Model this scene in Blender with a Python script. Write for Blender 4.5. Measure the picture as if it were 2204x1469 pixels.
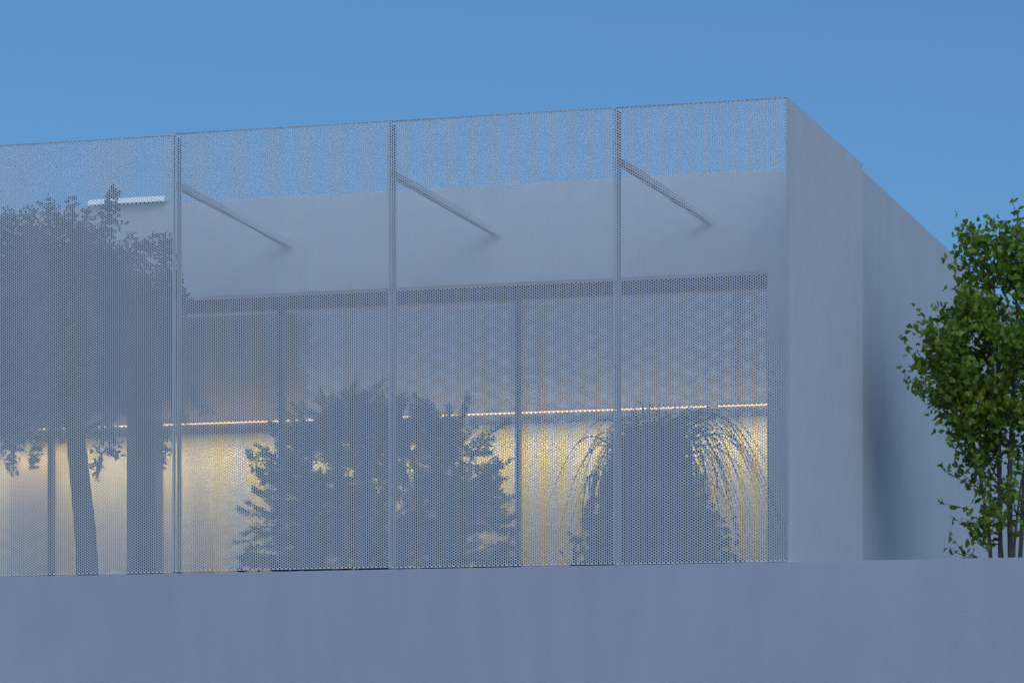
import bpy, bmesh, math, random
import numpy as np
from mathutils import Vector, Matrix

random.seed(7)
rng = np.random.default_rng(7)
sc = bpy.context.scene
for o in list(bpy.data.objects):
    bpy.data.objects.remove(o)
C = sc.collection

# ------------------------------------------------------------------ camera
EYE = 1.6
FPX = 7053.0                                   # focal length in photograph pixels (2204 wide)
cam_d = bpy.data.cameras.new('camera')
cam = bpy.data.objects.new('camera', cam_d)
C.objects.link(cam)
cam.location = (0, 0, EYE)
cam.rotation_euler = (math.pi / 2, 0, 0)
cam_d.sensor_width = 36
cam_d.lens = FPX / 2204 * 36
cam_d.shift_y = (1647 - 734.5) / 2204
cam_d.clip_start = 0.5
cam_d.clip_end = 6000
sc.camera = cam

# ------------------------------------------------------------------ sky, sun, exposure
SUN_EL, SUN_ROT = math.radians(36.0), math.radians(165)
world = bpy.data.worlds.new('World')
sc.world = world
world.use_nodes = True
nt = world.node_tree
bg = nt.nodes['Background']
sky = nt.nodes.new('ShaderNodeTexSky')
sky.sky_type = 'NISHITA'
sky.sun_disc = False
sky.sun_elevation = SUN_EL
sky.sun_rotation = SUN_ROT
sky.ozone_density = 10
sky.air_density = 0.8
sky.dust_density = 3.0
tint = nt.nodes.new('ShaderNodeVectorMath')
tint.operation = 'MULTIPLY'
tint.inputs[1].default_value = (0.87, 1.025, 0.96)
nt.links.new(sky.outputs[0], tint.inputs[0])
nt.links.new(tint.outputs[0], bg.inputs[0])
bg.inputs[1].default_value = 0.128
sun_d = bpy.data.lights.new('sun', 'SUN')
sun = bpy.data.objects.new('sun', sun_d)
C.objects.link(sun)
sun_d.energy = 0.03                             # a last soft glow
sun_d.angle = math.radians(12)
sun_d.color = (1.0, 0.78, 0.84)
sdir = Vector((math.sin(SUN_ROT) * math.cos(SUN_EL), math.cos(SUN_ROT) * math.cos(SUN_EL), math.sin(SUN_EL)))
sun.rotation_euler = sdir.to_track_quat('Z', 'Y').to_euler()
vs = sc.view_settings
vs.view_transform = 'Standard'
vs.look = 'None'
vs.exposure = 0.0
vs.gamma = 1.0
vs.use_curve_mapping = False
sc.cycles.use_denoising = True
sc.cycles.use_adaptive_sampling = False
sc.cycles.sample_clamp_indirect = 2.0
sc.cycles.max_bounces = 8
sc.cycles.transparent_max_bounces = 12
sc.render.filter_size = 1.5

# ------------------------------------------------------------------ the facade's own axes
ANG = math.radians(17.35)
C0 = Vector((2.95, 35.2, 0))                   # plan position of the screen's corner
UX, UY = -math.cos(ANG), math.sin(ANG)         # along the screen, to the left
SX, SY = math.sin(ANG), math.cos(ANG)          # back into the terrace
ZW = EYE + 2.19                                # top of the white garden wall
ZT = EYE + 7.19                                # top of the screen
ZF = EYE + 1.90                                # terrace level
Z_SOFFIT = EYE + 5.645
Z_ROOF = EYE + 6.80


def plan(px, D):
    """t (metres left of the corner) of the spot seen at column px on the plane D behind the screen"""
    k = (px - 1102) / FPX
    X0, Y0 = C0.x + SX * D, C0.y + SY * D
    return (X0 - k * Y0) / (-UX + k * UY)


def spot(px, py, D):
    t = plan(px, D)
    X, Y = C0.x + SX * D + UX * t, C0.y + SY * D + UY * t
    return (-t, D, (1647 - py) / FPX * Y + EYE)   # local x, y, z


def world_of(x, y, z):
    return (C0.x - UX * x + SX * y, C0.y - UY * x + SY * y, z)


# ------------------------------------------------------------------ helpers
def tag(o, label=None, cat=None, group=None, kind=None):
    if label: o['label'] = label
    if cat: o['category'] = cat
    if group: o['group'] = group
    if kind: o['kind'] = kind
    return o


def empty(name, x=0, y=0, z=0, rz=-ANG, local=True):
    o = bpy.data.objects.new(name, None)
    C.objects.link(o)
    o.location = world_of(x, y, z) if local else (x, y, z)
    o.rotation_euler = (0, 0, rz)
    o.empty_display_size = 0.2
    return o


def link(name, me, mat, parent=None):
    o = bpy.data.objects.new(name, me)
    C.objects.link(o)
    if mat is not None and len(me.materials) == 0:
        me.materials.append(mat)
    if parent is not None:
        o.parent = parent
    return o


def box(bm, x0, x1, y0, y1, z0, z1, bevel=0.0):
    r = bmesh.ops.create_cube(bm, size=1.0)
    for v in r['verts']:
        v.co = Vector((x0 + (v.co.x + .5) * (x1 - x0), y0 + (v.co.y + .5) * (y1 - y0), z0 + (v.co.z + .5) * (z1 - z0)))
    if bevel:
        es = {e for v in r['verts'] for e in v.link_edges}
        bmesh.ops.bevel(bm, geom=list(es), offset=bevel, segments=2, affect='EDGES')
    return bm


def bobj(name, boxes, mat, parent=None, bevel=0.0):
    bm = bmesh.new()
    for b in boxes:
        box(bm, *b, bevel=bevel)
    me = bpy.data.meshes.new(name)
    bm.to_mesh(me)
    bm.free()
    return link(name, me, mat, parent)


def np_mesh(name, verts, faces_flat, counts):
    me = bpy.data.meshes.new(name)
    verts = np.asarray(verts, dtype=np.float32)
    faces_flat = np.asarray(faces_flat, dtype=np.int32)
    counts = np.asarray(counts, dtype=np.int32)
    me.vertices.add(len(verts))
    me.vertices.foreach_set('co', verts.ravel())
    me.loops.add(len(faces_flat))
    me.loops.foreach_set('vertex_index', faces_flat)
    me.polygons.add(len(counts))
    starts = np.concatenate([[0], np.cumsum(counts)[:-1]]).astype(np.int32)
    me.polygons.foreach_set('loop_start', starts)
    me.polygons.foreach_set('loop_total', counts)
    me.update(calc_edges=True)
    return me


# ------------------------------------------------------------------ materials
def newmat(name):
    m = bpy.data.materials.new(name)
    m.use_nodes = True
    return m, m.node_tree, m.node_tree.nodes['Principled BSDF']


def stucco(name, col, scale=60, bump=0.25, stain=0.06, rough=0.9):
    m, t, p = newmat(name)
    N = t.nodes
    tc = N.new('ShaderNodeTexCoord')
    n1 = N.new('ShaderNodeTexNoise'); n1.inputs['Scale'].default_value = scale; n1.inputs['Detail'].default_value = 4
    n2 = N.new('ShaderNodeTexNoise'); n2.inputs['Scale'].default_value = 0.6; n2.inputs['Detail'].default_value = 5
    mp = N.new('ShaderNodeMapping'); mp.inputs['Scale'].default_value = (2.2, 2.2, 0.45)
    n3 = N.new('ShaderNodeTexNoise'); n3.inputs['Scale'].default_value = 1.6; n3.inputs['Detail'].default_value = 6
    for n in (n1, n2):
        t.links.new(tc.outputs['Object'], n.inputs['Vector'])
    t.links.new(tc.outputs['Object'], mp.inputs['Vector'])
    t.links.new(mp.outputs[0], n3.inputs['Vector'])
    add = N.new('ShaderNodeMath'); add.operation = 'ADD'
    t.links.new(n2.outputs[0], add.inputs[0]); t.links.new(n3.outputs[0], add.inputs[1])
    mr = N.new('ShaderNodeMapRange')
    mr.inputs['From Min'].default_value = 0.7; mr.inputs['From Max'].default_value = 1.3
    mr.inputs['To Min'].default_value = 1 - stain; mr.inputs['To Max'].default_value = 1 + stain
    t.links.new(add.outputs[0], mr.inputs['Value'])
    fg = N.new('ShaderNodeMapRange')
    fg.inputs['From Min'].default_value = 0.3; fg.inputs['From Max'].default_value = 0.7
    fg.inputs['To Min'].default_value = 0.93; fg.inputs['To Max'].default_value = 1.07
    t.links.new(n1.outputs[0], fg.inputs['Value'])
    mul = N.new('ShaderNodeMath'); mul.operation = 'MULTIPLY'
    t.links.new(mr.outputs[0], mul.inputs[0]); t.links.new(fg.outputs[0], mul.inputs[1])
    mx = N.new('ShaderNodeVectorMath'); mx.operation = 'SCALE'
    mx.inputs[0].default_value = col
    t.links.new(mul.outputs[0], mx.inputs['Scale'])
    t.links.new(mx.outputs[0], p.inputs['Base Color'])
    bp = N.new('ShaderNodeBump'); bp.inputs['Strength'].default_value = bump; bp.inputs['Distance'].default_value = 0.01
    t.links.new(n1.outputs[0], bp.inputs['Height'])
    t.links.new(bp.outputs[0], p.inputs['Normal'])
    p.inputs['Roughness'].default_value = rough
    return m


def metal(name, col, metallic=0.0, rough=0.45, var=0.05, scale=3.0):
    m, t, p = newmat(name)
    N = t.nodes
    tc = N.new('ShaderNodeTexCoord')
    n = N.new('ShaderNodeTexNoise'); n.inputs['Scale'].default_value = scale; n.inputs['Detail'].default_value = 5
    t.links.new(tc.outputs['Object'], n.inputs['Vector'])
    mr = N.new('ShaderNodeMapRange')
    mr.inputs['From Min'].default_value = 0.3; mr.inputs['From Max'].default_value = 0.7
    mr.inputs['To Min'].default_value = 1 - var; mr.inputs['To Max'].default_value = 1 + var
    t.links.new(n.outputs[0], mr.inputs['Value'])
    mx = N.new('ShaderNodeVectorMath'); mx.operation = 'SCALE'; mx.inputs[0].default_value = col
    t.links.new(mr.outputs[0], mx.inputs['Scale'])
    t.links.new(mx.outputs[0], p.inputs['Base Color'])
    p.inputs['Metallic'].default_value = metallic
    p.inputs['Roughness'].default_value = rough
    return m


def leafmat(name, c1, c2, c3=None, rough=0.5, trans=0.25):
    m, t, p = newmat(name)
    N = t.nodes
    g = N.new('ShaderNodeNewGeometry')
    oi = N.new('ShaderNodeObjectInfo')
    ad = N.new('ShaderNodeMath'); ad.operation = 'ADD'
    t.links.new(g.outputs['Random Per Island'], ad.inputs[0]); t.links.new(oi.outputs['Random'], ad.inputs[1])
    fr = N.new('ShaderNodeMath'); fr.operation = 'FRACT'
    t.links.new(ad.outputs[0], fr.inputs[0])
    cr = N.new('ShaderNodeValToRGB')
    cr.color_ramp.elements[0].color = (*c1, 1)
    cr.color_ramp.elements[1].color = (*c2, 1)
    cr.color_ramp.elements[1].position = 0.93
    if c3:
        e = cr.color_ramp.elements.new(0.985); e.color = (*c3, 1)
    t.links.new(fr.outputs[0], cr.inputs[0])
    t.links.new(cr.outputs[0], p.inputs['Base Color'])
    p.inputs['Roughness'].default_value = rough
    tr = N.new('ShaderNodeBsdfTranslucent')
    t.links.new(cr.outputs[0], tr.inputs[0])
    mix = N.new('ShaderNodeMixShader'); mix.inputs[0].default_value = trans
    out = N['Material Output']
    t.links.new(p.outputs[0], mix.inputs[1]); t.links.new(tr.outputs[0], mix.inputs[2])
    t.links.new(mix.outputs[0], out.inputs[0])
    return m


def barkmat(name, col):
    m, t, p = newmat(name)
    N = t.nodes
    tc = N.new('ShaderNodeTexCoord')
    mp = N.new('ShaderNodeMapping'); mp.inputs['Scale'].default_value = (30, 30, 5)
    n = N.new('ShaderNodeTexNoise'); n.inputs['Scale'].default_value = 1.5; n.inputs['Detail'].default_value = 6
    t.links.new(tc.outputs['Object'], mp.inputs[0]); t.links.new(mp.outputs[0], n.inputs['Vector'])
    mr = N.new('ShaderNodeMapRange'); mr.inputs['From Min'].default_value = .3; mr.inputs['From Max'].default_value = .7
    mr.inputs['To Min'].default_value = .5; mr.inputs['To Max'].default_value = 1.5
    t.links.new(n.outputs[0], mr.inputs['Value'])
    mx = N.new('ShaderNodeVectorMath'); mx.operation = 'SCALE'; mx.inputs[0].default_value = col
    t.links.new(mr.outputs[0], mx.inputs['Scale']); t.links.new(mx.outputs[0], p.inputs['Base Color'])
    b = N.new('ShaderNodeBump'); b.inputs['Strength'].default_value = .6; b.inputs['Distance'].default_value = .01
    t.links.new(n.outputs[0], b.inputs['Height']); t.links.new(b.outputs[0], p.inputs['Normal'])
    p.inputs['Roughness'].default_value = .9
    return m


def glassmat(name, ior=1.9, rough=0.0):
    """a pane of coated glazing: clear, with a mirror-like reflection that grows at grazing angles"""
    m, t, p = newmat(name)
    N = t.nodes
    N.remove(p)
    fr = N.new('ShaderNodeFresnel'); fr.inputs['IOR'].default_value = ior
    gl = N.new('ShaderNodeBsdfGlossy'); gl.inputs['Roughness'].default_value = rough
    gl.inputs['Color'].default_value = (.92, .96, 1, 1)
    tr = N.new('ShaderNodeBsdfTransparent'); tr.inputs[0].default_value = (.86, .88, .87, 1)
    mix = N.new('ShaderNodeMixShader')
    ge = N.new('ShaderNodeNewGeometry')              # only the outer skin of the pane mirrors
    inv = N.new('ShaderNodeMath'); inv.operation = 'SUBTRACT'; inv.inputs[0].default_value = 1
    t.links.new(ge.outputs['Backfacing'], inv.inputs[1])
    fm = N.new('ShaderNodeMath'); fm.operation = 'MULTIPLY'
    t.links.new(fr.outputs[0], fm.inputs[0]); t.links.new(inv.outputs[0], fm.inputs[1])
    t.links.new(fm.outputs[0], mix.inputs[0]); t.links.new(tr.outputs[0], mix.inputs[1]); t.links.new(gl.outputs[0], mix.inputs[2])
    t.links.new(mix.outputs[0], N['Material Output'].inputs[0])
    return m


def emit(name, col, s):
    m, t, p = newmat(name)
    p.inputs['Base Color'].default_value = (.8, .8, .8, 1)
    p.inputs['Emission Color'].default_value = (*col, 1)
    p.inputs['Emission Strength'].default_value = s
    m.cycles.emission_sampling = 'NONE'
    return m


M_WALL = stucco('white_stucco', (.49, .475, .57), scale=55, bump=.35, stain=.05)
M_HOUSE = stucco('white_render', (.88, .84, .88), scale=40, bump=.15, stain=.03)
M_PERF = metal('perforated_sheet_paint', (.75, .75, .83), 0.0, .62, .03)
M_PERF_LIT = metal('perforated_sheet_lit_side', (.86, .84, .90), 0.0, .62, .04)  # front sheet's paint made lighter, standing in for light on the side
M_BACK = metal('perforated_sheet_shaded_back', (.14, .15, .17), 0.0, .6, .03)
M_BRIGHT_BACKING = stucco('brightening_backing', (.86, .82, .86), scale=40, bump=.15, stain=.05)
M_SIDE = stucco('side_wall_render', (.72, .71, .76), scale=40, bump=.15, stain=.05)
M_POST = metal('post_paint', (.38, .38, .41), 0.1, .45)
M_STRUT = metal('strut_paint', (.75, .75, .78), 0.1, .45)
M_DARK = metal('dark_window_frame', (.02, .022, .025), 0.3, .4)
M_SOFFIT = stucco('shaded_soffit_board', (.014, .015, .016), scale=20, bump=.05)  # near-black colour stands in for the shade under the overhang
M_PART = stucco('warm_plaster', (.62, .52, .36), scale=14, bump=.05, stain=.10)
M_WOOD = metal('brown_wood_panelling', (.18, .14, .115), 0, .6, .1)
M_BOARD = metal('brown_ceiling_board', (.20, .14, .10), 0, .6, .12)
M_GREY = metal('grey_wardrobe_board', (.45, .34, .26), 0, .5, .06)
M_COL = metal('dark_column_paint', (.03, .035, .04), 0, .4, .1)
M_PELMET = metal('pelmet_paint', (.42, .33, .25), 0, .5, .06)
M_GROUND = stucco('paving', (.16, .16, .155), scale=8, bump=.3, stain=.2)
M_TERR = stucco('terrace_gravel', (.045, .05, .04), scale=50, bump=.6, stain=.2)
M_BARK = barkmat('bark', (.13, .11, .10))
M_BARK_D = barkmat('dark_bark', (.03, .026, .022))
M_GLASS = glassmat('window_glass', 4.6)
M_LED = emit('led_strip_glow', (1.0, .58, .22), 5)
M_HOOD_GLOW = emit('glowing_hood_face', (.82, .88, 1.0), .55)
M_GINKGO = leafmat('ginkgo_leaf', (.12, .215, .02), (.31, .41, .045), (.42, .32, .03), .45, .38)
M_LEAF = leafmat('broad_leaf', (.008, .020, .008), (.018, .038, .012), None, .5, .12)
M_NEEDLE = leafmat('conifer_needle', (.005, .012, .009), (.012, .024, .014), None, .6, .05)
M_BLADE = leafmat('grass_blade', (.006, .013, .008), (.014, .024, .011), None, .85, .0)

# ------------------------------------------------------------------ ground and terrace (structure)
g = bobj('ground', [(-3000, 3000, -60, 5000, -0.5, 0)], M_GROUND)
tag(g, kind='structure')
te = bobj('terrace', [(-16, 9, 0.31, 30, 0.02, ZF)], M_TERR)
te.location = world_of(0, 0, 0); te.rotation_euler = (0, 0, -ANG)
tag(te, kind='structure')

# ------------------------------------------------------------------ garden wall the screen stands on
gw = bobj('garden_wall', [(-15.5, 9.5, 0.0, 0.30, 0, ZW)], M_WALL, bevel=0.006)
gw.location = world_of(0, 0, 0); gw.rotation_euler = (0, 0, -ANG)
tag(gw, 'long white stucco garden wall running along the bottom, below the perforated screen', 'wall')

# ------------------------------------------------------------------ perforated sheet
PITCH = 0.0296
HOLE = 0.71 * PITCH
R_CELL = PITCH / math.sqrt(3)
R_HOLE = math.sqrt(math.pi * (HOLE / 2) ** 2 / (1.5 * math.sqrt(3)))
SHEET = 0.003


def perf_sheet(name, w, h, thick=SHEET, border=0.0):
    """sheet in the x-z plane, x 0..w, z 0..h, front face at y=0, really perforated by a hexagonal field of holes"""
    ix0, ix1, iz0, iz1 = border, w - border, border, h - border
    nc = int((ix1 - ix0 - 2 * R_CELL) / (1.5 * R_CELL)) + 1
    nr = int((iz1 - iz0 - 1.5 * PITCH) / PITCH) + 1
    i, j = np.meshgrid(np.arange(nc), np.arange(nr), indexing='ij')
    cx = (R_CELL + i * 1.5 * R_CELL).ravel()
    cz = ((.5 + j) * PITCH + (i % 2) * PITCH / 2).ravel()
    a = np.radians(np.arange(6) * 60)
    ox = cx[:, None] + R_CELL * np.cos(a); oz = cz[:, None] + R_CELL * np.sin(a)
    hx = cx[:, None] + R_HOLE * np.cos(a); hz = cz[:, None] + R_HOLE * np.sin(a)
    key = np.round(np.stack([ox.ravel(), oz.ravel()], 1) / (PITCH / 50)).astype(np.int64)
    _, first, inv = np.unique(key, axis=0, return_index=True, return_inverse=True)
    inv = inv.reshape(-1, 6)
    OV = np.stack([ox.ravel()[first], oz.ravel()[first]], 1)
    HV = np.stack([hx.ravel(), hz.ravel()], 1)
    wx, wz = (nc - 1) * 1.5 * R_CELL + 2 * R_CELL, (nr + .5) * PITCH
    OV[OV[:, 0] < R_CELL * .7, 0] = 0                 # straighten the zigzag rim of the hexagon field
    OV[OV[:, 0] > wx - R_CELL * .7, 0] = wx
    OV[OV[:, 1] < PITCH * .6, 1] = 0
    OV[OV[:, 1] > wz - PITCH * .6, 1] = wz
    P = np.concatenate([OV, HV])
    P[:, 0] = P[:, 0] * (w / wx)
    P[:, 1] = P[:, 1] * (h / wz)
    n = len(P)
    V = np.zeros((2 * n, 3)); V[:n, 0] = P[:, 0]; V[:n, 2] = P[:, 1]
    V[n:, 0] = P[:, 0]; V[n:, 2] = P[:, 1]; V[n:, 1] = thick
    hid = len(OV) + np.arange(len(HV)).reshape(-1, 6)
    k1 = np.roll(np.arange(6), -1)
    front = np.stack([inv, inv[:, k1], hid[:, k1], hid], -1)      # outer a, outer b, hole b, hole a
    front = front[..., ::1].reshape(-1, 4)
    back = front[:, ::-1] + n
    wall = np.stack([hid, hid[:, k1], hid[:, k1] + n, hid + n], -1).reshape(-1, 4)
    # thin edge faces close the cut rim of the sheet
    V = list(V)
    F = [front, back, wall]
    b = len(V)
    V += [(0, 0, 0), (w, 0, 0), (w, 0, h), (0, 0, h), (0, thick, 0), (w, thick, 0), (w, thick, h), (0, thick, h)]
    F.append(np.array([(0, 1, 5, 4), (1, 2, 6, 5), (2, 3, 7, 6), (3, 0, 4, 7)]) + b)
    F = np.concatenate(F)
    me = np_mesh(name, np.array(V), F.ravel(), np.full(len(F), 4))
    me.materials.append(M_PERF); me.materials.append(M_BACK)
    mi = np.zeros(len(F), dtype=np.int32); mi[len(front):len(front) + len(back)] = 1   # back face coloured dark, as if shaded, for contrast in the reflections
    me.polygons.foreach_set('material_index', mi)
    return me


screen = empty('perforated_screen', 0, 0, ZW)
tag(screen, 'tall white perforated metal screen wrapping the terrace corner above the garden wall', 'screen')
W_PAN = 2.605
H_PAN = ZT - ZW
joints = [0] + [1.927 + i * W_PAN for i in range(6)]
gaps = [0.006, 0.012, 0.020, 0.010, 0.012, 0.010]
me_full = perf_sheet('perforated_panel', W_PAN - .004, H_PAN - .02)
me_last = perf_sheet('perforated_panel_corner', joints[1] - .004, H_PAN - .02)
me_fl_v = perf_sheet('return_flange', .06, H_PAN - .02)
me_fl_full = perf_sheet('top_flange_full', W_PAN - .012, .07)
me_fl_last = perf_sheet('top_flange_corner', joints[1] - .012, .07)
for k in range(6):
    right, left = -joints[k], -joints[k + 1]
    p = link('panel', me_last if k == 0 else me_full, M_PERF, screen)
    zb = gaps[k]
    p.location = (left + .002, 0, zb + .02 - .02)
    # folded returns of the panel: two sides and the top
    for xx in (0.0, (right - left) - .004 - SHEET):
        f = link('return_flange', me_fl_v, M_PERF, p)
        f.rotation_euler = (0, 0, math.pi / 2)
        f.location = (xx + SHEET if xx == 0 else xx + SHEET, SHEET + .002, 0)
    f = link('top_flange', me_fl_last if k == 0 else me_fl_full, M_PERF, p)
    f.rotation_euler = (math.pi / 2, 0, 0)
    f.location = (.004, SHEET + .002 + .06, H_PAN - .02 - .001)
    f.rotation_euler = (math.pi / 2, 0, 0)
# the short side of the screen, running back from the corner
SIDE = [(0.0, .78), (.78, 4.16)]
for (a, b) in SIDE:
    me = perf_sheet('side_panel', b - a - .004, H_PAN - .012, thick=.002)
    me.materials[0] = M_PERF_LIT
    p = link('side_panel', me, M_PERF, screen)
    p.rotation_euler = (0, 0, math.pi / 2)
    p.location = (0.002 + .002, a + .002 + (SHEET + .002 if a == 0 else 0), .004)
# posts behind each joint, struts from the posts back to the house
for k in range(1, 6):
    x = -joints[k]
    o = bobj('post', [(x + .008, x + .044, .09, .14, -ZW + ZF + .001, H_PAN - .03)], M_POST, screen, bevel=.003)
    fp = bobj('foot_plate', [(x - .03, x + .10, .09, .19, -ZW + ZF + .001, -ZW + ZF + .015)], M_POST, o)
for (x0, y0), (x1, y1) in (((1337, 349), (1528, 476)), ((849, 376), (1070, 502)), ((385, 399), (624, 527))):
    a = Vector(spot(x0, y0, 0.17)); b = Vector(spot(x1, y1, 2.095))
    a.z -= ZW; b.z -= ZW
    d = (b - a); L = d.length
    bm = bmesh.new(); box(bm, -.04, .04, 0, L, .024, .03); box(bm, -.04, -.035, 0, L, -.035, .0235); box(bm, .035, .04, 0, L, -.035, .0235)
    me = bpy.data.meshes.new('strut'); bm.to_mesh(me); bm.free()
    o = link('strut', me, M_STRUT, screen)
    o.location = a
    o.rotation_euler = (math.atan2(d.z, math.hypot(d.x, d.y)), 0, math.atan2(-d.x, d.y))
    pl = bobj('wall_plate', [(b.x - .045, b.x + .055, 2.085, 2.098, b.z - .06, b.z + .09)], M_STRUT, screen, bevel=.002)

# ------------------------------------------------------------------ house behind the screen
house = empty('house', 0, 2.1, ZF)
tag(house, 'flat roofed white house with a wide lit window wall behind the screen', 'house')
HD = 2.1                                        # front of the upper wall, metres behind the screen
GD = 2.92                                       # glazing line


def hb(name, boxes, mat, parent=house, bevel=0.0):
    """boxes given in facade axes; stored relative to the house's base"""
    bb = [(x0, x1, y0 - HD, y1 - HD, z0 - ZF, z1 - ZF) for (x0, x1, y0, y1, z0, z1) in boxes]
    return bobj(name, bb, mat, parent, bevel)


XR = -plan(1652, HD)                            # right edge of the window opening
XE = -0.09                                      # house corner, just inside the side screen
hb('upper_wall', [(-15.8, XE, HD, HD + .25, Z_SOFFIT, Z_ROOF)], M_HOUSE, bevel=.005)
hb('pier', [(XR, XE, HD, HD + .9, ZF, Z_SOFFIT - .003)], M_HOUSE, bevel=.004)
hb('roof', [(-15.8, -.62, HD + .252, 20, Z_ROOF - .35, Z_ROOF - .1)], M_HOUSE)
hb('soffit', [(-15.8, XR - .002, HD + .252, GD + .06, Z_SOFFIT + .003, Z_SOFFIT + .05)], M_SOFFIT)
hb('ceiling', [(-15.8, XR + .2, GD + .07, 9.0, Z_SOFFIT + .003, Z_SOFFIT + .05)], M_BOARD)
hb('floor', [(-15.8, XR + .2, GD - .05, 9.0, ZF + .002, ZF + .05)], M_BOARD)
hb('side_return', [(XE - .25, XE, HD + .902, 4.05, ZF, Z_ROOF - .003)], M_HOUSE)
hb('side_brightening_backing', [(-.020, .0012, .12, 4.12, ZF, ZT - .03)], M_BRIGHT_BACKING)  # backing wall lengthened and set flush to brighten the side panels
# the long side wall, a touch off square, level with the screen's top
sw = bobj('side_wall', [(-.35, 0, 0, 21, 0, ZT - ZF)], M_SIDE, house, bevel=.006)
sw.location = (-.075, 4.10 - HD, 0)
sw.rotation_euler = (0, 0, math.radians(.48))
hb('back_wall', [(-15.8, XE - .36, 9.02, 9.2, ZF, Z_SOFFIT)], M_BOARD)
# glazing
mull = [(-plan(px, GD)) for px in (1652, 1116.5, 608, 111)]
mull = [mull[0] + .03] + mull[1:] + [mull[3] - 3.08, mull[3] - 6.16]
zt = Z_SOFFIT - .02
for k, x in enumerate(mull):
    w = .024 if k != 2 else .026
    hb('mullion', [(x - w, x + w, GD - .06, GD + .06, ZF + .05, zt - .06)], M_DARK, bevel=.003)
hb('window_head', [(mull[-1] - .1, mull[0] + .02, GD - .062, GD + .062, zt - .058, zt + .02)], M_DARK)
hb('window_sill', [(mull[-1] - .1, mull[0] + .02, GD - .062, GD + .062, ZF + .052, ZF + .11)], M_DARK)
for k in range(len(mull) - 1):
    hb('window_pane', [(mull[k + 1] + .028, mull[k] - .028, GD - .004, GD + .004, ZF + .112, zt - .06)], M_GLASS)
# inside: partition wall, pelmet with the light strip on it
PD = 3.60
x_in0 = -15.7
Z_LED = EYE + 4.295
hb('partition_wall', [(x_in0, XR + .18, PD + .66, PD + .76, ZF + .052, Z_LED - .05)], M_PART)
hb('upper_panelling', [(x_in0, XR + .18, PD + .40, PD + .75, Z_LED - .048, Z_SOFFIT)], M_WOOD)
hb('pelmet', [(x_in0, XR + .18, PD + .02, PD + .14, Z_LED - .14, Z_LED - .012)], M_PELMET)
hb('light_strip', [(x_in0, XR + .18, PD + .004, PD + .018, Z_LED - .011, Z_LED + .004)], M_LED)
xcol0, xcol1 = -plan(272, GD - .35), -plan(334, GD - .35)
hb('column', [(xcol0, xcol1, GD - .35, GD - .10, ZF, Z_SOFFIT + .002)], M_COL, bevel=.004)
xa, xb = -plan(22, PD + .45), -plan(103, PD + .45)
hb('wardrobe', [(xa, xb, PD + .45, PD + .64, ZF + .052, Z_LED - .30)], M_GREY)


def area(name, x0, x1, y, z, power, size_y, col, rx, spread=140):
    ld = bpy.data.lights.new(name, 'AREA')
    ld.shape = 'RECTANGLE'; ld.size = x1 - x0; ld.size_y = size_y
    ld.energy = power; ld.color = col; ld.spread = math.radians(spread)
    o = bpy.data.objects.new(name, ld); C.objects.link(o); o.parent = house
    o.location = ((x0 + x1) / 2, y - HD, z - ZF)
    o.rotation_euler = (rx, 0, 0)
    return o


WARM = (1.0, .80, .36)
area('down_light', x_in0, XR, PD + .17, Z_LED - .12, 235, .06, WARM, math.radians(30))
area('up_light', x_in0, XR, PD + .10, Z_LED + .0, 62, .04, (1.0, .72, .45), math.radians(180 - 35))

area('room_fill', x_in0, XR, GD + .35, Z_SOFFIT - .02, 14, .1, (1.0, .74, .48), 0)  # unseen fill added to warm the wardrobe, column and plants

# long sheet-metal hood on the roof edge, upper left; its brightness is added glow
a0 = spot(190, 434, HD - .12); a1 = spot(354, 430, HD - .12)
hood = empty('roof_hood', a0[0], HD - .1, Z_ROOF)
tag(hood, 'long pale sheet-metal hood with added glow on the roof edge, partly behind the leafy tree', 'hood')
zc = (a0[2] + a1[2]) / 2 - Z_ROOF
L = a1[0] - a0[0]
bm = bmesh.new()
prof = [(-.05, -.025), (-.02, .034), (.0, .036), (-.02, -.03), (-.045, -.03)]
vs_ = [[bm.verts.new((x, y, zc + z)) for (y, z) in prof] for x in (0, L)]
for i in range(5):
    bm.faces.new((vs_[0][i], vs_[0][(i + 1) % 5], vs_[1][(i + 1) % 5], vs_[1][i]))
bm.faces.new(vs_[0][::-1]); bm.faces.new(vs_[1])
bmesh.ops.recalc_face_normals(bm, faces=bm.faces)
me = bpy.data.meshes.new('hood_face'); bm.to_mesh(me); bm.free()
link('hood_face', me, M_HOOD_GLOW, hood)
bobj('hood_body', [(.01, L - .01, .002, .34, .012, max(.03, zc + .03))], M_STRUT, hood)
bobj('hood_base', [(.04, L - .04, .03, .30, .0, .011)], M_DARK, hood)

# ------------------------------------------------------------------ plants
def tube_mesh(name, paths, seg=6):
    V, F = [], []
    for pts, rad in paths:
        base = len(V); n = len(pts)
        for i, (p, r) in enumerate(zip(pts, rad)):
            p = Vector(p)
            d = (Vector(pts[min(i + 1, n - 1)]) - Vector(pts[max(i - 1, 0)])).normalized()
            u = d.cross(Vector((.3, .9, .1))).normalized(); v = d.cross(u)
            for k in range(seg):
                an = 2 * math.pi * k / seg
                V.append(tuple(p + (u * math.cos(an) + v * math.sin(an)) * r))
        for i in range(n - 1):
            for k in range(seg):
                k2 = (k + 1) % seg
                F.append((base + i * seg + k, base + i * seg + k2, base + (i + 1) * seg + k2, base + (i + 1) * seg + k))
    me = bpy.data.meshes.new(name)
    me.from_pydata(V, [], F)
    for p in me.polygons: p.use_smooth = True
    return me


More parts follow.
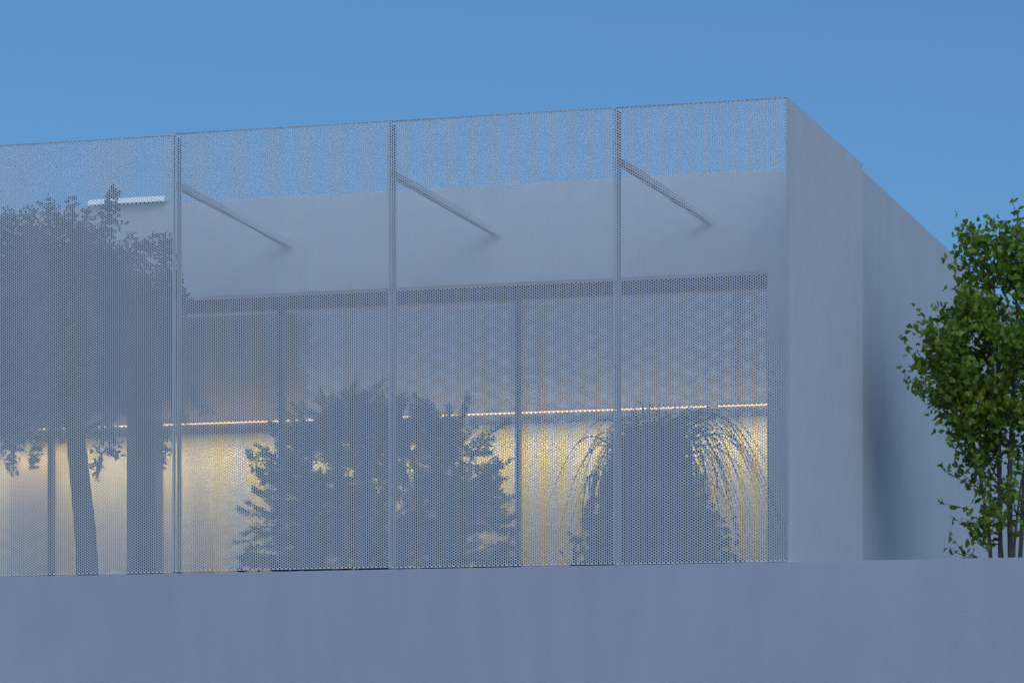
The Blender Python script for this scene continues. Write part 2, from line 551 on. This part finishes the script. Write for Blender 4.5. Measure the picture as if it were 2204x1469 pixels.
def wander(a, b, n=6, amp=.04, sag=0):
    a, b = Vector(a), Vector(b)
    pts = []
    off = Vector((0, 0, 0))
    for i in range(n + 1):
        f = i / n
        off += Vector((random.gauss(0, amp), random.gauss(0, amp), random.gauss(0, amp * .5))) * (1 / math.sqrt(n))
        w = math.sin(math.pi * f) ** .7 if 0 < f < 1 else 0
        pts.append(tuple(a.lerp(b, f) + off * w + Vector((0, 0, sag * math.sin(math.pi * f)))))
    return pts


def rand_rot(n):
    q = rng.normal(size=(n, 4)); q /= np.linalg.norm(q, axis=1)[:, None]
    w, x, y, z = q.T
    R = np.empty((n, 3, 3))
    R[:, 0, 0] = 1 - 2 * (y * y + z * z); R[:, 0, 1] = 2 * (x * y - z * w); R[:, 0, 2] = 2 * (x * z + y * w)
    R[:, 1, 0] = 2 * (x * y + z * w); R[:, 1, 1] = 1 - 2 * (x * x + z * z); R[:, 1, 2] = 2 * (y * z - x * w)
    R[:, 2, 0] = 2 * (x * z - y * w); R[:, 2, 1] = 2 * (y * z + x * w); R[:, 2, 2] = 1 - 2 * (x * x + y * y)
    return R


def scatter_mesh(name, pts, shape, faces, sizes, R=None):
    """one mesh of many small leaves: shape (k,3), faces list of tuples, placed at pts"""
    pts = np.asarray(pts); n = len(pts); k = len(shape)
    if R is None: R = rand_rot(n)
    S = np.asarray(shape)[None] * np.asarray(sizes)[:, None, None]
    V = np.einsum('nij,nkj->nki', R, S) + pts[:, None]
    ff, cc = [], []
    offs = (np.arange(n) * k)
    out = []; cnt = []
    allf = []
    for f in faces:
        allf.append(offs[:, None] + np.array(f)[None])
        cnt.append(np.full(n, len(f)))
    flat = np.concatenate([a.ravel() for a in allf]); counts = np.concatenate(cnt)
    return np_mesh(name, V.reshape(-1, 3), flat, counts)


LEAF_OVAL = ([(0, 0, 0), (.32, .45, .06), (0, 1.0, -.05), (-.32, .45, .06)], [(0, 1, 2), (0, 2, 3)])
fan = [(0, 0, 0)]
for i in range(7):
    an = math.radians(38 + i * 104 / 6)
    r = 1.0 if i != 3 else .84
    fan.append((r * math.cos(an), r * math.sin(an), .10 * math.cos((i - 3) * 1.0) + (.05 if i % 2 else -.03)))
LEAF_FAN = (fan, [(0, i, i + 1) for i in range(1, 7)])


# --- ginkgo at the right, behind the garden wall
def ginkgo():
    bx, by, _ = spot(2163, 1196, 4.4)
    root = empty('ginkgo_tree', bx, by, ZF)
    root.scale = (1.1, 1.1, 1.135)
    tag(root, 'green ginkgo tree with several bare stems rising behind the garden wall at right', 'tree')
    # crown radius by height above the terrace (metres)
    prof = [(0.3, .38), (.7, .62), (1.05, .72), (1.35, .62), (1.7, .78), (2.1, 1.02), (2.45, 1.22), (2.75, 1.28), (3.0, 1.05),
            (3.3, .72), (3.6, .9), (3.8, .86), (4.0, .66), (4.15, .42)]
    H = [p[0] for p in prof]; Rr = [p[1] for p in prof]
    stems = []
    tops = [(-.55, -.1, 2.9), (-.18, .12, 3.7), (.15, -.05, 4.1), (.5, .1, 3.6), (.85, 0, 2.9), (-.32, .2, 3.2), (.4, -.3, 3.0)]
    bases = [(-.12, 0), (-.05, .05), (.06, -.02), (.13, .05), (.2, 0), (-.02, .12), (.1, -.1)]
    rr = [.026, .030, .038, .028, .025, .018, .017]
    for (tx, ty, tz), (sx, sy), r in zip(tops, bases, rr):
        pts = wander((sx, sy, 0), (tx, ty, tz), 10, .07)
        # stems rise steeply first, then spread
        pts = [(sx + (p[0] - sx) * (.35 + .65 * (i / 10)) , p[1], p[2]) for i, p in enumerate(pts)]
        rad = [r * (1 - .8 * i / 10) for i in range(11)]
        stems.append((pts, rad))
        o = link('stem', tube_mesh('stem', [(pts, rad)], 8), M_BARK, root)
    twigs, leaves = [], []
    cx0 = .12
    ntw = 660
    for q in range(ntw):
        z = random.choice([random.uniform(.3, 4.1), random.uniform(1.6, 3.9), random.uniform(1.8, 3.2)])
        rmax = np.interp(z, H, Rr)
        an = random.uniform(0, 2 * math.pi)
        rad = rmax * (random.uniform(.35, 1) ** .6)
        # fewer twigs low down, the stems stand bare there
        if z < 1.2 and random.random() < .3: continue
        cx = cx0 + max(0, z - 3.2) * .10
        tip = Vector((cx + rad * math.cos(an), rad * math.sin(an) * .85, z + random.uniform(-.05, .12)))
        tip.x = max(tip.x, cx0 - rmax * 1.02)
        # spring from the nearest stem, lower down
        best = None
        for pts, rd in stems:
            for p_ in pts[2:-1]:
                p_ = Vector(p_)
                dz = tip.z - p_.z
                if .1 < dz < .9:
                    d = (tip - p_).length
                    if best is None or d < best[0]: best = (d, p_)
        if best is None: continue
        a = best[1]
        pts = wander(a, tip, 5, .035, -.02)
        twigs.append((pts, [.008, .007, .0055, .0045, .003, .002]))
        L = (tip - a).length
        nl = int(9 + L * 20)
        for _ in range(nl):
            f = random.uniform(.25, 1.0) ** .7
            i = min(int(f * 5), 4); ff = f * 5 - i
            p_ = Vector(pts[i]).lerp(Vector(pts[i + 1]), ff)
            p_ += Vector((random.gauss(0, .05), random.gauss(0, .05), random.gauss(0, .05)))
            leaves.append(p_)
    # a few long shoots past the crown, with small leaves
    for (x, z0, z1, xo) in ((-1.02, 2.35, 2.85, -.1), (-.88, 2.7, 3.15, -.08), (-.45, 2.75, 3.12, .02), (-.95, 2.15, 2.5, -.18),
                            (-.52, 3.35, 3.82, .06), (-.2, 3.6, 4.05, .02), (.02, 3.8, 4.25, .05), (-.5, 1.0, 1.1, -.22), (-.45, .45, .62, -.15), (-.3, .3, .75, -.3), (-.1, .2, .5, -.25), (.1, .15, .4, .1), (-.35, .7, .95, -.25), (-.5, 1.25, 1.5, -.2)):
        pts = wander((x + .15, 0, z0), (x + xo, -.02, z1), 5, .02)
        twigs.append((pts, [.006, .005, .004, .003, .0025, .0015]))
        for f in np.linspace(.05, 1, 11):
            i = min(int(f * 5), 4); p_ = Vector(pts[i]).lerp(Vector(pts[i + 1]), f * 5 - i)
            leaves.append(p_ + Vector((random.gauss(0, .025), random.gauss(0, .025), 0)))
    o = link('twigs', tube_mesh('twigs', twigs, 4), M_BARK, root); o['kind'] = 'stuff'
    n = len(leaves)
    P = np.array([tuple(p) for p in leaves])
    # leaves nearest the camera and inside the frame are single objects, the rest one mass
    score = P[:, 1] + np.where(P[:, 0] > .30, 5, 0)
    order = np.argsort(score)
    single = set(order[:300].tolist())
    metas = []
    for s in range(6):
        sh = np.array(LEAF_FAN[0]); sh = sh + rng.normal(size=sh.shape) * np.array([.03, .03, .05])
        me = bpy.data.meshes.new('leaf'); me.from_pydata([tuple(v) for v in sh], [], LEAF_FAN[1]); me.materials.append(M_GINKGO)
        metas.append(me)
    rest, rs = [], []
    for i in range(n):
        size = random.uniform(.038, .070)
        if i in single:
            o = bpy.data.objects.new('leaf', metas[i % 6]); C.objects.link(o); o.parent = root
            o.location = P[i]
            o.rotation_euler = (random.gauss(1.2, .8), random.gauss(0, .7), random.uniform(-3.14, 3.14))
            o.scale = (size,) * 3
        else:
            rest.append(P[i]); rs.append(size)
    o = link('foliage', scatter_mesh('foliage', rest, LEAF_FAN[0], LEAF_FAN[1], rs), M_GINKGO, root)
    o['kind'] = 'stuff'


ginkgo()


# --- broad-leaved tree behind the left panels
def left_tree():
    bx, by, _ = spot(189, 1235, 1.15)
    root = empty('broadleaf_tree', bx, by, ZF)
    tag(root, 'dense dark leafy tree with a leaning trunk behind the far left panel', 'tree')

    def L(px, py, D=1.1):
        x, y, z = spot(px, py, D)
        return Vector((x - bx, y - by, z - ZF))
    t0 = L(192, 1300, 1.15); t0.z = 0
    pts = [t0, L(183, 1140), L(172, 1030), L(162, 930), L(160, 830), L(150, 700), L(140, 560)]
    link('trunk', tube_mesh('trunk', [([tuple(p) for p in pts], [.14, .13, .12, .115, .10, .07, .03])], 12), M_BARK_D, root)
    br = []
    for (px, py, D) in ((30, 600, .9), (90, 520, 1.3), (240, 500, .8), (300, 640, 1.1), (350, 720, .9), (-20, 740, 1.1), (230, 760, .7), (330, 850, 1.0), (60, 860, 1.2)):
        a = pts[3] if py > 700 else pts[4]
        p = wander(a, L(px, py, D), 6, .05)
        br.append((p, [.05, .04, .032, .025, .018, .012, .006]))
    link('branches', tube_mesh('branches', br, 6), M_BARK_D, root)
    # crown: overlapping leaf clouds with ragged outlines
    blobs = [(20, 640, 1.1, 1.0, .85, .98), (140, 640, 1.0, .85, .75, .98), (-120, 680, 1.1, .9, .8, 1.1), (215, 660, 1.0, .68, .6, .75),
             (290, 740, 1.0, .50, .6, .78), (335, 760, .9, .33, .4, .60), (-150, 880, 1.2, .9, .6, .5), (30, 880, 1.5, .5, .35, .32), (110, 820, 1.1, 1.0, .8, .42), (-60, 850, 1.1, .9, .8, .40),
             (245, 800, 1.0, .6, .6, .52), (360, 640, .9, .16, .3, .35)]
    P = []
    for (px, py, D, rx, ry, rz) in blobs:
        c = L(px, py, D)
        n = int(11000 * (rx * ry * rz) ** .62)
        d = rng.normal(size=(n, 3)); d /= np.linalg.norm(d, axis=1)[:, None]
        r = rng.uniform(.25, 1, n) ** .45
        lump = 1 + .10 * np.sin(d[:, 0] * 9 + px) * np.cos(d[:, 2] * 8 + py) + rng.normal(size=n) * .03
        q = np.array(c)[None] + d * (r * lump)[:, None] * np.array([rx, ry, rz])
        P.append(q)
    # upright shoots at the top and hanging sprays below
    shoots = [(10, 500, 20, 452), (60, 490, 72, 450), (100, 480, 110, 434), (150, 480, 158, 428), (215, 520, 242, 408), (236, 500, 246, 405), (182, 500, 190, 455),
              (275, 560, 283, 505), (300, 560, 303, 520), (340, 570, 352, 505), (345, 600, 366, 510), (325, 560, 322, 515),
              (370, 690, 402, 640), (372, 760, 420, 790), (380, 820, 430, 860), (385, 850, 452, 885), (370, 870, 395, 905), (360, 600, 385, 600),
              (300, 880, 320, 925), (240, 900, 245, 985), (230, 900, 205, 1030), (60, 900, 40, 965), (20, 900, 25, 1020), (95, 900, 70, 1005), (350, 900, 348, 1000),
              (120, 890, 128, 950), (5, 900, -10, 1000)]
    for (x0, y0, x1, y1) in shoots:
        for D in (.75, 1.1):
            a = L(x0, y0, D); b = L(x1, y1, D)
            n = int(16 + (b - a).length * 90)
            f = rng.uniform(0, 1, n)
            spread = (.06 * (1 - f) + .022)[:, None]
            q = np.array(a)[None] * (1 - f)[:, None] + np.array(b)[None] * f[:, None] + rng.normal(size=(n, 3)) * spread
            P.append(q)
    P = np.concatenate(P)
    P[:, 1] = np.clip(P[:, 1], -by + .28, -by + 2.0)
    o = link('foliage', scatter_mesh('foliage', P, LEAF_OVAL[0], LEAF_OVAL[1], rng.uniform(.05, .085, len(P))), M_LEAF, root)
    o['kind'] = 'stuff'


left_tree()


# --- broad spiky bush behind the middle panels
def bush():
    random.seed(3)
    D0 = 1.05
    bx, by, _ = spot(810, 1235, D0)
    root = empty('spiky_bush', bx, by, ZF)
    tag(root, 'broad dark bush of spiky twigs behind the two middle panels of the screen', 'bush')

    def L(px, py, D=D0):
        a = spot(px, py, D)
        return Vector((a[0] - bx, a[1] - by, a[2] - ZF))
    # crown outline (left, right) by photo row, converted to metres
    rows = [(855, 740, 790), (880, 690, 860), (905, 655, 930), (940, 625, 1010), (990, 595, 1045), (1040, 585, 1050), (1090, 585, 1068), (1140, 570, 1080), (1200, 545, 1085), (1260, 545, 1085)]
    zs = [L(800, r[0]).z for r in rows][::-1]
    lo = [L(r[1], r[0]).x for r in rows][::-1]
    hi = [L(r[2], r[0]).x for r in rows][::-1]
    stems = []
    bases = []
    for (sx, tx, th) in ((-.5, -.95, 1.5), (-.3, -.55, 1.9), (-.12, -.2, 2.0), (.1, .25, 1.9), (.3, .75, 1.8), (.5, 1.0, 1.6), (.2, .95, 2.0)):
        p = wander((sx, random.uniform(-.2, .2), 0), (tx, random.uniform(-.3, .3), th), 8, .06)
        link('stem', tube_mesh('stem', [(p, [.035 * (1 - .1 * i) for i in range(9)])], 7), M_BARK_D, root)
        bases += [Vector(q) for q in p[1:]]
    dirs = []
    for k in range(620):
        z = random.uniform(.12, zs[-1])
        if z > 1.55 and random.random() < .25: continue
        a_, b_ = np.interp(z, zs, lo), np.interp(z, zs, hi)
        c, h = (a_ + b_) / 2, (b_ - a_) / 2
        an = random.uniform(0, 2 * math.pi); r = random.uniform(.35, 1.0) ** .6
        tip = Vector((c + h * r * math.cos(an), .72 * r * math.sin(an), z + random.uniform(-.05, .07)))
        cand = [q for q in bases if q.z < tip.z - .02 and (q - tip).length < 1.2] or bases
        q = min(random.sample(cand, min(len(cand), 8)), key=lambda q: (q - tip).length)
        dirs.append((q, tip, random.uniform(.02, .05)))
    for (x0, y0, x1, y1) in [(640, 1000, 545, 1010), (600, 1130, 500, 1168), (660, 940, 628, 868), (640, 1100, 535, 1080), (650, 1200, 520, 1205),
         (720, 920, 690, 840), (740, 920, 716, 850), (760, 920, 748, 842), (790, 920, 800, 850), (620, 1060, 548, 1050), (830, 930, 824, 846), (860, 940, 862, 862), (900, 950, 884, 872),
         (970, 930, 1006, 848), (960, 950, 1010, 860), (1010, 970, 1096, 905), (1020, 1030, 1098, 990), (930, 950, 935, 880),
         (1040, 1130, 1098, 1150), (1040, 1200, 1105, 1215)]:
        dirs.append((L(x0, y0), L(x1, y1, D0 - .2), .024))
    for k in range(120):                            # feathery short shoots all round the outline
        z = random.uniform(.1, zs[-1] - .05)
        side = random.choice((-1, 1))
        ex = np.interp(z, zs, lo if side < 0 else hi)
        ln = random.uniform(.12, .42)
        a = Vector((ex - side * .22, random.uniform(-.5, .5), z - .05))
        dirs.append((a, a + Vector((side * ln, random.uniform(-.1, .1), random.uniform(-.1, .28))), random.uniform(.02, .045)))
    for k in range(34):
        x = random.uniform(-.85, .95)
        zt = np.interp(abs(x - .05), [0, .4, .8, 1.1], [zs[-1], zs[-1] - .1, zs[-1] - .32, zs[-1] - .6])
        a = Vector((x, random.uniform(-.4, .4), zt - .2))
        dirs.append((a, a + Vector((random.uniform(-.18, .18), 0, random.uniform(.15, .42))), random.uniform(.018, .035)))
    br, P, Dn = [], [], []
    for a, b, sp in dirs:
        p = wander(a, b, 4, .07, -.02)
        br.append((p, [.010, .008, .006, .004, .002]))
        n = int(42 + (b - a).length * 160)
        f = rng.uniform(.1, 1, n)
        pp = np.array(p)
        idx = np.minimum((f * 4).astype(int), 3); ff = f * 4 - idx
        q = pp[idx] * (1 - ff)[:, None] + pp[idx + 1] * ff[:, None]
        q += rng.normal(size=(n, 3)) * (sp * (1.3 - f))[:, None]
        P.append(q)
        Dn.append(np.array((b - a).normalized())[None] + rng.normal(size=(n, 3)) * .5)
    P = np.concatenate(P); Dn = np.concatenate(Dn); Dn /= np.linalg.norm(Dn, axis=1)[:, None]
    n = len(P)
    up = rng.normal(size=(n, 3)); X = np.cross(Dn, up); X /= np.linalg.norm(X, axis=1)[:, None]; Z = np.cross(X, Dn)
    Rm = np.stack([X, Dn, Z], -1)
    shape = [(-.12, 0, 0), (.12, 0, 0), (.09, .6, 0.02), (0, 1, 0), (-.09, .6, 0.02)]
    P[:, 1] = np.clip(P[:, 1], -by + .25, -by + 2.0)
    o = link('foliage', scatter_mesh('foliage', P, shape, [(0, 1, 2, 3, 4)], rng.uniform(.045, .085, n), Rm), M_NEEDLE, root)
    o['kind'] = 'stuff'
    b_ = link('twigs', tube_mesh('twigs', br, 4), M_BARK_D, root)
    b_['kind'] = 'stuff'


bush()


# --- plant of arching thin blades behind the last panel
def grass_tree():
    random.seed(5)
    D0 = 1.0
    bx, by, _ = spot(1400, 1230, D0)
    root = empty('weeping_grass_plant', bx, by, ZF)
    tag(root, 'big mounded plant with long thin arching blades behind the corner panel', 'plant')
    V, F = [], []

    def blade(p0, dirx, diry, rise, reach, drop, w, nseg=9):
        base = len(V)
        c = []
        for i in range(nseg + 1):
            f = i / nseg
            x = p0[0] + dirx * reach * (f ** .9)
            y = p0[1] + diry * reach * .55 * f
            z = p0[2] + rise * math.sin(min(f * 1.5, 1) * math.pi / 2) * (1 if f < .66 else 1) - drop * max(0, f - .25) ** 2 * 1.8
            c.append((x, y, z, w * (1 - f * .85)))
        tw = random.uniform(-.5, .5)
        for i, (x, y, z, ww) in enumerate(c):
            p, q = c[max(i - 1, 0)], c[min(i + 1, nseg)]
            tx, tz = q[0] - p[0], q[2] - p[2]
            m_ = math.hypot(tx, tz) or 1
            V.append((x + tz / m_ * ww, y - tw * ww, z - tx / m_ * ww)); V.append((x - tz / m_ * ww, y + tw * ww, z + tx / m_ * ww))
        for i in range(nseg):
            b = base + 2 * i
            F.append((b, b + 1, b + 3, b + 2))
    for k in range(750):
        an = random.uniform(0, 2 * math.pi)
        dx, dy = math.cos(an), math.sin(an)
        z0 = random.uniform(.5, 1.9)
        r0 = random.uniform(0, .35)
        reach = random.uniform(.15, .8) * (1.1 if dx > 0 else .9)
        blade((dx * r0, dy * r0 * .8, z0), dx, dy, random.uniform(.0, .4), reach * random.uniform(.5, 1.1), random.uniform(.4, 2.4), random.uniform(.005, .010))
    for k in range(420):                       # dense skirt
        an = random.uniform(0, 2 * math.pi)
        dx, dy = math.cos(an), math.sin(an)
        r0 = random.uniform(.2, .72)
        blade((dx * r0, dy * r0 * .8, random.uniform(.6, 1.7) - r0 * .4), dx, dy, .03, random.uniform(.05, .15), random.uniform(.5, 1.0), random.uniform(.012, .02), 4)
    for k in range(70):                        # long arching strands
        right = random.random() < .82
        s = 1 if right else -1
        dy = random.uniform(-.5, .5)
        blade((s * random.uniform(.0, .3), random.uniform(-.3, .3), random.uniform(1.55, 1.9)), s, dy, random.uniform(.1, .32),
              random.uniform(.45, 1.3) if right else random.uniform(.4, .95), random.uniform(.5, 1.7), .009, 14)
    me = bpy.data.meshes.new('blades'); me.from_pydata(V, [], F)
    o = link('blades', me, M_BLADE, root); o['kind'] = 'stuff'
    sp, sf = [], []
    # stiff spikes at the crown
    paths = []
    for (x, z) in ((0, 2.26), (.05, 2.16), (-.08, 2.17), (-.16, 2.1), (.12, 2.12)):
        paths.append(([(x * .4, 0, 1.0), (x * .8, -.03, 1.7), (x, -.05, z)], [.02, .015, .003]))
    link('spikes', tube_mesh('spikes', paths, 5), M_BLADE, root)
    link('trunk', tube_mesh('trunk', [([(0, 0, 0), (.02, 0, .6), (0, 0, 1.3)], [.10, .09, .07])], 10), M_BARK_D, root)
    # inner dead-leaf core so the mound is opaque as in life
    n = 3600
    d = rng.normal(size=(n, 3)); d /= np.linalg.norm(d, axis=1)[:, None]
    low = rng.uniform(0, 1, n) < .62                # broad skirt below, narrower head above
    size = np.where(low[:, None], np.array([[.88, .55, .82]]), np.array([[.52, .45, .62]]))
    mid = np.where(low[:, None], np.array([[.04, 0, .48]]), np.array([[.02, 0, 1.30]]))
    P = d * (rng.uniform(.2, 1, n) ** .5)[:, None] * size * (1 + .12 * rng.normal(size=(n, 1))) + mid
    P = P[P[:, 2] > .05]
    P[:, 1] = np.clip(P[:, 1], -.75, 1.1)
    o = link('inner_leaves', scatter_mesh('inner_leaves', P, LEAF_OVAL[0], LEAF_OVAL[1], rng.uniform(.09, .15, len(P))), M_BLADE, root)
    o['kind'] = 'stuff'


grass_tree()
